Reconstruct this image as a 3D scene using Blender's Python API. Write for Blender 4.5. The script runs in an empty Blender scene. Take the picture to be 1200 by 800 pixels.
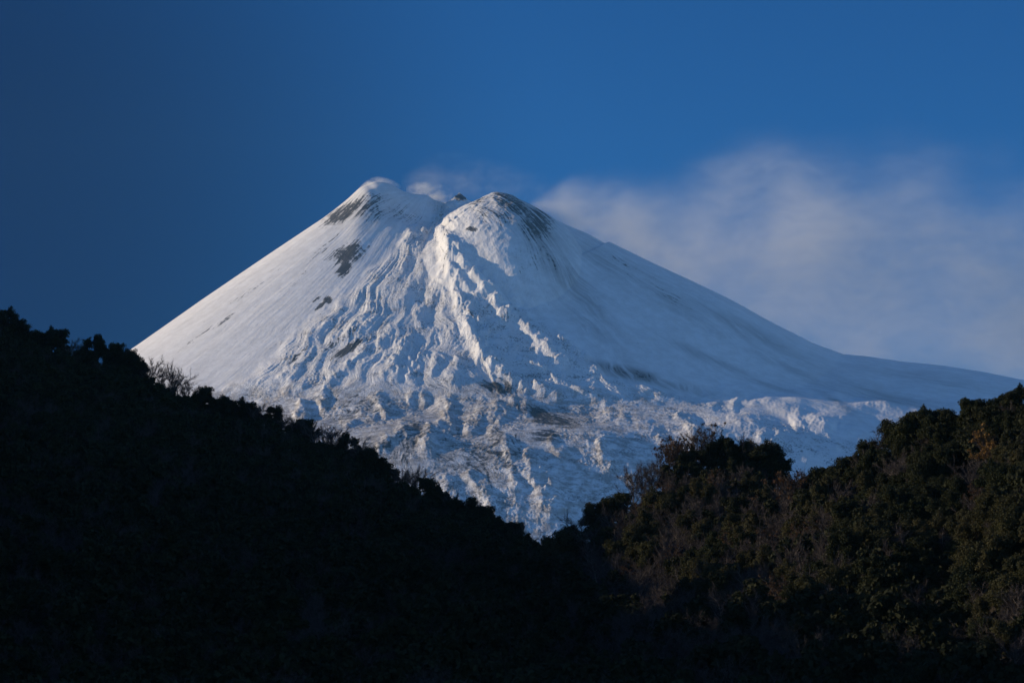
QUICK = False
VERBOSE = False
SUN_E, SUN_C = 4.4, (1, .80, .53)
SKY_STR = 0.15
SKY_SAT = 1.0
SKY_TINT = (.78, .88, 1.0, 1)
SKY_LOBES = [((0, 1, .12), 8, 75, (.123, .40, .57, 1)), ((-.27, 1, .10), 3, 17, (.0, .12, .21, 1))]
HAZE_COL = (.24, .62, 1.0, 1)
HAZE_DENS = 7e-6
PLUME_DENS = .024
import bpy, math, random
import numpy as np
from mathutils import Vector, Matrix

random.seed(7)
S = bpy.context.scene
COL = S.collection
PITCH = math.radians(6.0)
PX = 0.0003                      # one photo pixel (of 1200) in tangent units: 100 mm lens on 36 mm film
SUN_EL, SUN_AZ = math.radians(12.2), math.radians(176.0)   # azimuth measured from +X towards +Y
SUN_DIR = Vector((math.cos(SUN_EL)*math.cos(SUN_AZ), math.cos(SUN_EL)*math.sin(SUN_AZ), math.sin(SUN_EL)))

# ---------------------------------------------------------------- helpers
def tag(o, label=None, cat=None, group=None, kind=None):
    if label: o['label'] = label
    if cat: o['category'] = cat
    if group: o['group'] = group
    if kind: o['kind'] = kind
    return o

def elev_tan(v):                 # tangent of the elevation angle of photo row v (near the middle column)
    return np.tan(PITCH + np.arctan((400.0-np.asarray(v, float))*PX))

def side_tan(u, v):              # X/Y of photo column u at row v
    yc = (400.0-np.asarray(v, float))*PX
    return (np.asarray(u, float)-600.0)*PX/(math.cos(PITCH)-yc*math.sin(PITCH))

def project(X, Y, Z):            # world -> photo pixels
    d = Y*math.cos(PITCH)+Z*math.sin(PITCH)
    h = -Y*math.sin(PITCH)+Z*math.cos(PITCH)
    return 600.0+X/d/PX, 400.0-h/d/PX

def zrow(v, Y):
    return Y*elev_tan(v)

_rng = np.random.RandomState(11)
_PERM = _rng.permutation(4096).astype(np.int32)
_ANG = _rng.rand(4096).astype(np.float32)*2*np.pi
_GX, _GY = np.cos(_ANG), np.sin(_ANG)
def perlin(x, y, seed=0):
    x = np.asarray(x, np.float32)+np.float32(seed*17.31+1000); y = np.asarray(y, np.float32)+np.float32(seed*5.77+1000)
    xi = np.floor(x).astype(np.int32); yi = np.floor(y).astype(np.int32)
    fx = x-xi; fy = y-yi
    u = fx*fx*fx*(fx*(fx*6-15)+10); w = fy*fy*fy*(fy*(fy*6-15)+10)
    def g(ix, iy, dx, dy):
        h = _PERM[(_PERM[ix & 4095]+iy) & 4095]
        return _GX[h]*dx+_GY[h]*dy
    a = g(xi, yi, fx, fy); b = g(xi+1, yi, fx-1, fy)
    c = g(xi, yi+1, fx, fy-1); d = g(xi+1, yi+1, fx-1, fy-1)
    return (a+u*(b-a)+w*((c+u*(d-c))-(a+u*(b-a))))*1.5
def ridged(x, y, seed=0):
    return 1.0-2.0*np.abs(perlin(x, y, seed))
def fbm(x, y, seed=0, n=4, gain=.5):
    r = 0; a = 1.0
    for k in range(n):
        r = r+a*perlin(x*2**k, y*2**k, seed+k*3); a *= gain
    return r
def smooth(e0, e1, x):
    t = np.clip((x-e0)/(e1-e0), 0, 1); return t*t*(3-2*t)
def soft_interp(x, xp, fp, w):   # piecewise linear curve with rounded corners
    xs = np.linspace(xp[0]-4*w, xp[-1]+4*w, 4000)
    ys = np.interp(xs, xp, fp)
    ys = np.where(xs < xp[0], fp[0]+(xs-xp[0])*(fp[1]-fp[0])/(xp[1]-xp[0]), ys)
    ys = np.where(xs > xp[-1], fp[-1]+(xs-xp[-1])*(fp[-1]-fp[-2])/(xp[-1]-xp[-2]), ys)
    n = max(1, int(w/(xs[1]-xs[0]))); k = np.hanning(2*n+3); k /= k.sum()
    ypad = np.concatenate([ys[0]+(np.arange(-n-1, 0))*(ys[1]-ys[0]), ys, ys[-1]+np.arange(1, n+2)*(ys[-1]-ys[-2])])
    return np.interp(x, xs, np.convolve(ypad, k, 'valid'))

def polydist(U, V, pts):         # distance to a polyline and the position along it (0..1)
    best = np.full(U.shape, 1e9, np.float32); tt = np.zeros(U.shape, np.float32); side = np.zeros(U.shape, np.float32)
    n = len(pts)-1
    for k in range(n):
        (x0, y0), (x1, y1) = pts[k], pts[k+1]
        dx, dy = x1-x0, y1-y0; L2 = dx*dx+dy*dy
        t = np.clip(((U-x0)*dx+(V-y0)*dy)/L2, 0, 1)
        ex, ey = U-(x0+t*dx), V-(y0+t*dy)
        d = np.sqrt(ex*ex+ey*ey); m = d < best
        best = np.where(m, d, best); tt = np.where(m, (k+t)/n, tt)
        side = np.where(m, np.sign(ex*dy-ey*dx), side)
    return best, tt, side

def grid_mesh(name, X, Y, Z, attrs=None, uv=None, mat=None):
    nr, nc = X.shape
    me = bpy.data.meshes.new(name)
    co = np.stack([X, Y, Z], -1).astype(np.float32).reshape(-1)
    me.vertices.add(nr*nc); me.vertices.foreach_set('co', co)
    i = (np.arange(nr-1)[:, None]*nc+np.arange(nc-1)[None, :]).astype(np.int32)
    q = np.stack([i, i+1, i+1+nc, i+nc], -1).reshape(-1)
    nf = (nr-1)*(nc-1)
    me.loops.add(nf*4); me.loops.foreach_set('vertex_index', q)
    me.polygons.add(nf); me.polygons.foreach_set('loop_start', np.arange(0, nf*4, 4, dtype=np.int32))
    me.polygons.foreach_set('use_smooth', np.ones(nf, bool))
    for k, a in (attrs or {}).items():
        at = me.attributes.new(k, 'FLOAT', 'POINT'); at.data.foreach_set('value', np.asarray(a, np.float32).reshape(-1))
    if uv is not None:
        l = me.uv_layers.new(name='flow')
        uvs = np.stack([uv[0].reshape(-1)[q], uv[1].reshape(-1)[q]], -1).astype(np.float32).reshape(-1)
        l.data.foreach_set('uv', uvs)
    me.update(calc_edges=True); me.validate()
    o = bpy.data.objects.new(name, me); COL.objects.link(o)
    if mat: me.materials.append(mat)
    return o

class NT:                        # tiny node builder
    def __init__(s, tree): s.t = tree; s.t.nodes.clear()
    def n(s, typ, **kw):
        nd = s.t.nodes.new(typ)
        ins = kw.pop('ins', {})
        for k, v in kw.items(): setattr(nd, k, v)
        for k, v in ins.items():
            if isinstance(v, bpy.types.NodeSocket): s.t.links.new(v, nd.inputs[k])
            else: nd.inputs[k].default_value = v
        return nd
    def math(s, op, a, b=None, c=None, clamp=False):
        nd = s.t.nodes.new('ShaderNodeMath'); nd.operation = op; nd.use_clamp = clamp
        for k, v in enumerate((a, b, c)):
            if v is None: continue
            if isinstance(v, bpy.types.NodeSocket): s.t.links.new(v, nd.inputs[k])
            else: nd.inputs[k].default_value = v
        return nd.outputs[0]
    def noise(s, vec, scale, detail=3, rough=.5, dim='3D', dist=0.0):
        nd = s.n('ShaderNodeTexNoise', noise_dimensions=dim, ins={'Vector': vec, 'Scale': scale, 'Detail': detail, 'Roughness': rough, 'Distortion': dist})
        return nd.outputs['Fac']
    def ramp(s, x, lo, hi, a=0.0, b=1.0, kind='SMOOTHSTEP'):
        nd = s.n('ShaderNodeMapRange', interpolation_type=kind, ins={0: x, 1: lo, 2: hi, 3: a, 4: b})
        return nd.outputs[0]
    def mix(s, f, a, b):
        nd = s.n('ShaderNodeMix', data_type='RGBA')
        for idx, v in ((0, f), (6, a), (7, b)):
            if isinstance(v, bpy.types.NodeSocket): s.t.links.new(v, nd.inputs[idx])
            elif idx == 0: nd.inputs[0].default_value = v
            else: nd.inputs[idx].default_value = (*v, 1)
        return nd.outputs[2]
    def vscale(s, vec, sc):
        nd = s.n('ShaderNodeVectorMath', operation='MULTIPLY', ins={0: vec, 1: sc}); return nd.outputs[0]
def material(name):
    m = bpy.data.materials.new(name); m.use_nodes = True
    return m, NT(m.node_tree)

# ---------------------------------------------------------------- camera, light, sky
cam = bpy.data.cameras.new('camera'); cam.lens = 100; cam.sensor_width = 36; cam.clip_start = 1; cam.clip_end = 80000
co = bpy.data.objects.new('camera', cam); COL.objects.link(co)
co.location = (0, 0, 0); co.rotation_euler = (math.pi/2+PITCH, 0, 0)
S.camera = co

sun = bpy.data.lights.new('sun', 'SUN'); sun.energy = SUN_E; sun.angle = math.radians(.5); sun.color = SUN_C
so = bpy.data.objects.new('sun', sun); COL.objects.link(so)
so.rotation_euler = SUN_DIR.to_track_quat('Z', 'Y').to_euler(); so.location = (-3000, 0, 4000)

w = bpy.data.worlds.new('World'); S.world = w; w.use_nodes = True
nt = NT(w.node_tree)
sky = nt.n('ShaderNodeTexSky', sky_type='NISHITA', sun_disc=False)
sky.sun_elevation = SUN_EL; sky.sun_rotation = math.pi/2-SUN_AZ
sky.altitude = 3000; sky.air_density = 1.0; sky.dust_density = 0.05; sky.ozone_density = 4.0
hs = nt.n('ShaderNodeHueSaturation', ins={'Color': sky.outputs[0], 'Saturation': SKY_SAT, 'Value': 1.0})
gm = nt.n('ShaderNodeMix', data_type='RGBA', blend_type='MULTIPLY', ins={0: 1.0, 6: hs.outputs[0], 7: SKY_TINT})
# the quarter of the sky square to the sun is deeper blue, deepest towards the left of the volcano
dirv = nt.n('ShaderNodeTexCoord').outputs['Generated']
for d0, lo, hi, tint in SKY_LOBES:
    dn = Vector(d0).normalized()
    dt = nt.n('ShaderNodeVectorMath', operation='DOT_PRODUCT', ins={0: dirv, 1: tuple(dn)}).outputs['Value']
    f = nt.ramp(dt, math.cos(math.radians(hi)), math.cos(math.radians(lo)))
    g2 = nt.n('ShaderNodeMix', data_type='RGBA', blend_type='MULTIPLY', ins={0: f, 6: gm.outputs[2], 7: tint}); gm = g2
bg = nt.n('ShaderNodeBackground', ins={'Color': gm.outputs[2], 'Strength': SKY_STR})
nt.n('ShaderNodeOutputWorld', ins={'Surface': bg.outputs[0]})
vs = S.view_settings; vs.view_transform = 'Standard'; vs.look = 'None'; vs.exposure = 0; vs.gamma = 1
S.display_settings.display_device = 'sRGB'
S.cycles.use_denoising = True
S.cycles.max_bounces = 6; S.cycles.diffuse_bounces = 2; S.cycles.glossy_bounces = 1
S.cycles.transparent_max_bounces = 16; S.cycles.volume_bounces = 3
S.cycles.use_adaptive_sampling = True; S.cycles.adaptive_threshold = .01

# ---------------------------------------------------------------- the snowy volcano
YC = 15000.0
def build_mountain():
    na, N_FINE = (1480, 1420) if not QUICK else (700, 640)
    ang = np.linspace(-.245, .245, na)
    rows = np.concatenate([np.linspace(7200, 10950, 50, endpoint=False), np.linspace(10950, 15500, N_FINE, endpoint=False),
                           np.linspace(15500, 17600, 60)])
    A, Y = np.meshgrid(ang, rows)
    X = A*Y
    XC = side_tan(520, 240)*YC
    dx = X-XC; W = YC-Y
    # skyline profile (photo column, row) set at the summit's distance
    sk = [(-250, 668), (0, 520), (60, 478), (160, 411), (240, 353), (310, 304), (380, 256), (408, 234), (426, 219), (438, 213), (450, 213), (462, 216), (474, 222), (486, 225), (500, 228),
          (520, 241), (540, 244), (575, 241), (620, 247), (655, 262), (690, 276), (711, 288), (714, 285), (722, 289), (760, 308), (800, 327), (850, 351), (900, 379), (950, 405), (985, 418), (1010, 420),
          (1050, 426), (1100, 431), (1150, 439), (1200, 449), (1300, 466), (1500, 500)]
    sx = np.array([side_tan(u, v)*YC for u, v in sk]); sz = np.array([zrow(v, YC) for u, v in sk])
    left = lambda r: soft_interp(-r, sx-XC, sz, 28)
    right = lambda r: soft_interp(r, sx-XC, sz, 16)
    # front profile: slope as a function of the distance in front of the summit
    fr = np.linspace(-400, 9000, 4000)
    sl = np.interp(fr, [-400, 0, 120, 260, 1100, 1750, 2050, 2250, 2500, 2750, 3000, 3300, 4300, 5200, 6500, 9000],
                       [.02, .12, .45, .70, .66, .56, .38, .22, .20, .34, .56, .66, .60, .34, .12, .01])
    fz = zrow(247, YC)-np.concatenate([[0], np.cumsum(sl[:-1]*np.diff(fr))]); fz -= np.interp(0, fr, fz)-zrow(247, YC)
    front = lambda r: np.interp(r, fr, fz)
    if VERBOSE:
        for d in (120, 260, 500, 800, 1100, 1500, 1750, 2050, 2300, 2700, 3000, 3400, 3800, 4300):
            print('front', d, round(float(project(-300., YC-d, front(d))[1])))
    r = np.sqrt(dx*dx+W*W)+1e-3
    c2 = (dx/r)**2; s2 = 1-c2
    side = np.where(dx < 0, left(r), right(r))
    # the left and right flanks keep their straight slope further round than a plain blend
    k = c2**1.15; H = k*side+(1-k)*np.where(W > 0, front(r), zrow(247, YC)-.55*r)
    # keep the snow bench running round below the straight left flank
    tl = np.clip(dx-350, 0, 2000); H = H-.10*tl*tl/(tl+350)*smooth(100, 1300, W)
    Hb = H.copy()
    U, V = project(X, Y, H)

    # right summit cone, a rounded dome standing in front of the crest
    cx, cy = side_tan(585, 224)*14860, 14860.
    d = np.sqrt((X-cx)**2+((Y-cy)*.82)**2)
    ztop = zrow(226, cy)
    cone = ztop-np.where(d < 60, d*d*.0042, 15.1+(d-60)*.56+np.clip(d-190, 0, None)**2*.0011)
    H = np.maximum(H, cone)+30*np.exp(-((H-cone)/40.)**2)*.35
    coneM = smooth(-25, 25, cone-Hb)
    # small far peak between the summits
    d = np.sqrt(((X-side_tan(539, 230)*15120)/1.0)**2+((Y-15120.)/1.6)**2)
    pk = np.where(d < 130, zrow(226.5, 15120)-d*.88+12*perlin(X/30, Y/30, 5), -1e4)
    H = np.maximum(H, pk)
    U, V = project(X, Y, np.maximum(H, Hb))
    # left summit: turn the inner side of the crest to the right (a hollow between crest and central dome)
    e, t, sd = polydist(U, V, [(464, 238), (498, 250), (516, 266)])
    H += np.where(W > -60, 1, 0)*(-44*np.exp(-(e/18.)**2))
    e, t, sd = polydist(U, V, [(436, 216), (428, 234), (420, 262), (415, 300)])
    H += 26*np.exp(-(e/13.)**2)*(1-.7*t)*smooth(.02, .3, t)

    F = np.zeros_like(H)
    def ridge(pts, amp, wl, wr=None, taper=True, amp2=None):
        nonlocal F
        us = [p[0] for p in pts]; vs_ = [p[1] for p in pts]; m = 3.2*max(wl, wr or wl)
        msk = (U > min(us)-m) & (U < max(us)+m) & (V > min(vs_)-m) & (V < max(vs_)+m) & (W > -30)
        if not msk.any(): return
        uu, vv = U[msk], V[msk]
        jig = 4.0*perlin(uu/16., vv/16., len(pts)+int(us[0])) + 2.0*perlin(uu/6., vv/6., int(us[0])+2)+.35*perlin(uu/2.8, vv/2.8, int(us[0])+4)
        e, t, sd = polydist(uu+jig, vv+jig*.6, pts)
        ww = np.where(sd > 0, wl, wr or wl)
        aa = np.interp(t, np.linspace(0, 1, len(amp)), amp) if isinstance(amp, (list, tuple)) else amp+(0 if amp2 is None else (amp2-amp)*t)
        if taper: aa = aa*smooth(-.02, .12, t)*smooth(1.02, .8, t)
        F[msk] += aa*np.exp(-(e/ww)**2)*(1+.5*perlin(uu/12., vv/12., 3)+.14*perlin(uu/3.4, vv/3.4, 4))
    def pit(u, v, ru, rv, dep):
        e = ((U-u)/ru)**2+((V-v)/rv)**2
        nonlocal F
        F += -dep*np.exp(-e**1.5)
    # central lava dome, lit on its left and throwing its shade to the right
    ridge([(506, 270), (515, 265), (522, 284), (526, 308), (529, 334), (540, 364), (552, 395), (564, 420)], [24, 50, 86, 100, 98, 86, 72, 50], 32, 7, taper=False)
    ridge([(540, 276), (556, 300), (578, 326), (604, 356), (626, 380)], [-40, -74, -78, -62, -20], 15, 12, taper=False)
    ridge([(500, 268), (486, 276), (472, 296)], 34, 9, 14)
    ridge([(526, 257), (518, 260), (508, 266)], 26, 8, 8, taper=False)
    ridge([(508, 292), (490, 318), (474, 344), (464, 372)], 20, 8, 6)
    ridge([(494, 286), (470, 315), (440, 350)], 16, 7, 6)
    ridge([(518, 320), (508, 345), (500, 358), (492, 372), (494, 388)], 26, 7, 6)
    ridge([(523, 300), (517, 330), (524, 350), (534, 360)], 20, 5, 5)
    pit(505, 368, 13, 15, 26); pit(478, 362, 10, 7, 14); pit(512, 302, 4, 10, 12); pit(462, 366, 12, 7, 12)
    # rubble levees to the right of the dome, bright against the blue shade
    ridge([(552, 326), (562, 338), (574, 352), (586, 368), (596, 388)], 62, 15, 7)
    ridge([(570, 334), (584, 346), (598, 360), (606, 364)], 50, 11, 7)
    ridge([(590, 362), (612, 380), (630, 400), (650, 420), (668, 436)], 52, 12, 7)
    ridge([(655, 396), (672, 410), (690, 428), (706, 444)], 34, 8, 6)
    ridge([(560, 418), (580, 430), (602, 442)], 44, 8, 6)
    ridge([(606, 420), (628, 430), (640, 434)], 30, 5, 4)
    ridge([(640, 440), (668, 456), (690, 464), (714, 470)], 24, 5, 5)
    pit(590, 352, 13, 6, 14)
    # long furrows fanning down the left of the dome
    for pts, a_, wl, wr in (([(470, 380), (440, 405), (405, 432), (384, 446)], 26, 7, 4), ([(486, 392), (462, 414), (436, 436)], 20, 6, 4),
                            ([(448, 372), (415, 392), (386, 402)], 16, 6, 4), ([(452, 350), (410, 385), (350, 430), (300, 458)], 20, 10, 5),
                            ([(476, 410), (458, 430), (446, 446)], 26, 6, 4), ([(484, 418), (468, 436), (456, 450)], 26, 6, 4),
                            ([(500, 412), (486, 430), (476, 450)], 34, 8, 4), ([(516, 414), (506, 430), (500, 448)], 24, 7, 5),
                            ([(430, 340), (390, 376), (350, 405)], 12, 5, 4), ([(540, 420), (530, 440), (522, 455)], 26, 8, 6),
                            ([(412, 330), (370, 372), (318, 412)], 8, 6, 4)):
        ridge(pts, a_, wl, wr)
    # blocks and steps of the bench
    ridge([(380, 430), (392, 440), (388, 452), (370, 450)], 20, 8, 5); pit(397, 446, 11, 9, 22)
    ridge([(330, 462), (346, 456), (362, 452)], 22, 7, 5); pit(352, 462, 16, 5, 16)
    ridge([(372, 456), (380, 470), (376, 484)], 30, 8, 5); pit(384, 470, 9, 10, 20); pit(372, 482, 10, 9, 18)
    ridge([(352, 470), (352, 484), (346, 494)], 24, 7, 5)
    ridge([(438, 462), (446, 478), (456, 492)], 26, 8, 6); ridge([(476, 470), (490, 462), (500, 470)], 22, 8, 6); pit(498, 474, 14, 9, 22)
    ridge([(520, 462), (526, 480), (524, 496), (505, 504), (497, 520), (498, 540)], 30, 9, 6)
    ridge([(540, 505), (556, 494), (580, 484), (606, 476), (632, 474)], 26, 10, 9)
    ridge([(585, 440), (606, 448), (618, 460)], 30, 7, 6); pit(580, 452, 20, 7, 16)
    ridge([(624, 450), (640, 460), (662, 466)], 28, 6, 6)
    ridge([(440, 530), (460, 518), (482, 504)], 18, 9, 6); ridge([(400, 500), (424, 490), (444, 486)], 16, 9, 6)
    # ravines and ribs of the lower face
    for pts, a_, wl, wr in (([(545, 552), (566, 580), (584, 612)], 34, 9, 6), ([(612, 526), (624, 556), (636, 590), (652, 622)], 44, 11, 8),
                            ([(640, 545), (646, 575), (660, 606)], 34, 9, 7), ([(600, 530), (602, 556), (604, 580)], 30, 9, 7),
                            ([(700, 515), (708, 540), (722, 556)], 34, 10, 7), ([(640, 512), (652, 526), (664, 538)], 26, 8, 6),
                            ([(790, 486), (804, 494), (810, 508), (816, 522)], 30, 7, 5), ([(516, 556), (530, 586), (548, 606)], 24, 8, 6),
                            ([(770, 510), (780, 520), (790, 528)], 16, 6, 5), ([(730, 530), (738, 550), (744, 570)], 24, 8, 6),
                            ([(575, 500), (590, 520), (596, 540)], 20, 9, 6)):
        ridge(pts, a_*.62, wl*1.25, wr)
    # lit mounds and lines on the right-hand bench
    for pts, a_, wl, wr in (([(740, 458), (770, 462), (800, 468), (812, 474)], 16, 5, 4), ([(826, 472), (842, 464), (856, 466), (870, 480)], 22, 9, 8),
                            ([(862, 466), (890, 474), (920, 482), (950, 486)], 16, 5, 5), ([(928, 500), (944, 494), (962, 498), (985, 506)], 30, 9, 8),
                            ([(902, 512), (930, 524), (960, 548)], 20, 7, 5), ([(885, 514), (898, 522), (910, 530)], 18, 5, 4), ([(980, 498), (1000, 506), (1012, 518)], 20, 7, 6),
                            ([(934, 512), (960, 520), (990, 530)], 16, 6, 5), ([(955, 530), (975, 545), (985, 560)], 16, 6, 5), ([(690, 452), (700, 462), (712, 476)], 16, 6, 5)):
        ridge(pts, a_*.68, wl*1.3, wr*1.1)
    for pts, a_, wl, wr in (([(690, 300), (740, 345), (800, 385), (860, 415)], 9, 12, 7), ([(660, 320), (710, 370), (760, 408), (820, 440)], 10, 13, 7), ([(740, 330), (820, 380), (900, 425), (960, 450)], 8, 12, 7),
                            ([(640, 300), (668, 345), (700, 390), (735, 425)], 10, 12, 8), ([(880, 440), (960, 462), (1040, 478), (1100, 484)], 5, 9, 6), ([(760, 440), (830, 452), (900, 462)], 7, 9, 6),
                            ([(930, 452), (1010, 470), (1080, 486)], 5, 9, 6), ([(1000, 440), (1080, 456), (1160, 470)], 5, 9, 6), ([(820, 500), (870, 510), (920, 524)], 13, 10, 7), ([(700, 488), (740, 494), (775, 506)], 14, 11, 7), ([(850, 492), (890, 500), (940, 512)], 13, 9, 6)):
        ridge(pts, a_, wl, wr)
    H += F*(.42+.20*smooth(430, 480, V)+.10*smooth(500, 530, U)*smooth(450, 420, V))

    # zones
    uL = np.interp(V, [240, 262, 300, 350, 400, 440, 462, 480], [505, 498, 462, 405, 345, 300, 250, 200])
    uR = np.interp(V, [250, 275, 300, 350, 400, 440, 460, 480, 520, 560], [530, 537, 556, 602, 660, 708, 780, 880, 1010, 1100])
    wob = 9*perlin(U/22., V/22., 21)
    rough = smooth(-14, 16, U-uL+wob)*smooth(18, -18, U-uR+wob)
    bench = smooth(452, 476, V+wob+np.clip((U-700)*-.03, -12, 8))
    rough = rough*(1-.85*coneM)
    fine = np.clip(np.maximum(rough, .22*coneM), 0, 1)
    # flow coordinates: along the fall line (t) and across it (s)
    ax = X-side_tan(512, 250)*YC; aw = W+120.
    wx = 60*perlin(X/330, Y/330, 31)+26*perlin(X/120, Y/120, 32)
    rr = np.sqrt(ax*ax+aw*aw); phi = np.arctan2(ax, np.maximum(aw, 1))
    s = phi*1500.0+wx; t = rr+wx*.8
    hx0, hy0 = X+wx*.35, Y+wx*.3
    up = rough*(1-bench)
    s0 = phi*1500.0
    calm = smooth(-.3, .45, perlin(hx0/230, hy0/330, 64)+.5*perlin(hx0/90, hy0/140, 65))
    N = up*(8*ridged(s/190, t/1500, 41)+4*ridged(s/82, t/900, 42)+(2.4*ridged(s/37, t/420, 43)+2.7*ridged(s/21, t/220, 44)+1.8*perlin(s/10, t/70, 45)+1.9*perlin(X/7, Y/10, 46)+1.0*perlin(X/14, Y/22, 47))*(.3+1.0*calm))
    low = bench*np.maximum(rough, .35)
    N += low*(9*fbm(hx0/420, hy0/600, 51, 3)+3*ridged(s/240, t/900, 52)+(3.2*fbm(hx0/80+.3*perlin(hx0/120, hy0/160, 8), hy0/130, 53, 4, .6)+1.2*perlin(X/10, Y/30, 55)+1.5*perlin(X/7, Y/10, 56))*(.25+.9*calm))
    N += (1-fine)*(.8*perlin(s0/30, t/700, 71)+.5*perlin(s0/12, t/260, 72)+.4*perlin(X/16, Y/16, 73)+2.5*perlin(s0/140, t/1200, 74))
    cph = np.arctan2(X-cx, cy+150-Y)*230
    N += coneM*(3.2*ridged(cph/44, (cy-Y)/160, 81)+2.4*ridged(cph/17, (cy-Y)/60, 82)+1.2*perlin(X/9, Y/14, 83))
    N += smooth(700, 860, U)*smooth(425, 470, V)*(17*perlin(X/360, Y/420, 77)+8*perlin(X/150, Y/260, 78))
    gul = smooth(700, 780, U)*smooth(470, 430, V)
    N += gul*(.35+.65*calm)*(1.5*ridged(s0/46, t/700, 75)+.8*ridged(s0/19, t/300, 76))
    fade = smooth(10300, 11300, Y)*smooth(15600, 15150, Y)
    H += N*fade
    H = H-np.clip(H*0, 0, 0)
    H = np.where(Y < 9000, H*smooth(7200, 9000, Y)-60*smooth(9000, 7200, Y), H)

    # bare rock showing through the snow: patches swept by the wind
    R = np.zeros_like(H)
    ASH = np.zeros_like(H)
    def patch(u, v, ru, rv, rot=0., a_=1., hard=1.6, ash=False):
        nonlocal R, ASH
        c, s_ = math.cos(math.radians(rot)), math.sin(math.radians(rot))
        p = ((U-u)*c+(V-v)*s_)/ru; q = (-(U-u)*s_+(V-v)*c)/rv
        g_ = a_*np.exp(-(p*p+q*q)**hard)*np.where(W > -220, 1, 0)
        if ash: ASH = np.maximum(ASH, g_)
        else: R = np.maximum(R, g_)
    patch(408, 299, 26, 13, -18, .82); patch(404, 314, 9, 12, 30, .85); patch(384, 352, 7, 6, -35, 1.0); patch(376, 358, 11, 3, -35, .95)
    patch(372, 350, 8, 2, -35, .8); patch(402, 250, 30, 10, -30, .84); patch(428, 246, 34, 18, 0, .56); patch(440, 232, 20, 8, -10, .5); patch(470, 244, 30, 14, 20, .42)
    patch(600, 238, 36, 11, 32, .66); patch(628, 262, 26, 24, 40, .64); patch(585, 252, 42, 26, 0, .36); patch(512, 275, 22, 26, 0, .30); patch(560, 236, 16, 7, -30, .5); patch(630, 275, 44, 22, 50, .9, 1., True); patch(705, 305, 44, 14, 40, .6, 1., True); patch(645, 300, 30, 9, 48, .34)
    patch(540, 232, 9, 6, 0, .8); patch(553, 270, 8, 3, 5, .9); patch(734, 437, 36, 6.5, 13, .42); patch(790, 452, 56, 6, 12, .8, 1., True)
    patch(584, 456, 24, 9, 8, .58); patch(584, 456, 26, 10, 8, .9, 1., True); patch(645, 490, 36, 10, 12, .55); patch(632, 482, 14, 6, 0, .6); patch(668, 330, 74, 15, 48, .8, 1., True); patch(610, 244, 40, 16, 34, .9, 1., True); patch(430, 246, 40, 22, -10, .6, 1., True); patch(734, 437, 40, 8, 13, 1.5, 1.4, True); patch(770, 340, 90, 12, 36, .5, 1., True); patch(650, 488, 46, 13, 10, .9, 1., True)
    patch(410, 410, 26, 5, -30, .62); patch(400, 400, 30, 5, -30, .4); patch(300, 335, 60, 3, -36, .44); patch(262, 376, 20, 3, -36, .62); patch(345, 330, 40, 3, -40, .36); patch(230, 396, 30, 3, -36, .4); patch(380, 290, 26, 4, -42, .4)
    patch(1040, 466, 66, 9, 14, .8, 1., True); patch(980, 472, 26, 4, 32, .8, 1., True); patch(900, 452, 44, 4, 18, .6, 1., True); patch(880, 390, 100, 9, 28, .6, 1., True); patch(760, 330, 70, 8, 34, .34); patch(830, 420, 60, 5, 24, .6, 1., True); patch(940, 440, 60, 5, 24, .55, 1., True); patch(1090, 444, 70, 6, 10, .5, 1., True); patch(690, 380, 60, 10, 44, .5, 1., True)
    patch(640, 510, 20, 10, 0, .6); patch(470, 520, 60, 26, -20, .30); patch(560, 530, 60, 40, 10, .32); patch(420, 480, 50, 20, -10, .28); patch(500, 510, 120, 46, -10, .45, 1., True)
    patch(330, 402, 24, 3, -36, .42); patch(348, 420, 20, 3, -40, .45); patch(520, 300, 14, 30, 10, .3); patch(620, 300, 22, 30, 30, .34)
    o = grid_mesh('mountain', X, Y, H, {'rock': R, 'rough': fine, 'low': bench*smooth(900, 700, U), 'ash': ASH}, uv=(s/1000., t/1000.), mat=snow_material())
    tag(o, 'snow covered twin peaked volcano lit from the left', 'mountain', kind='structure')
    return o

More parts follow.
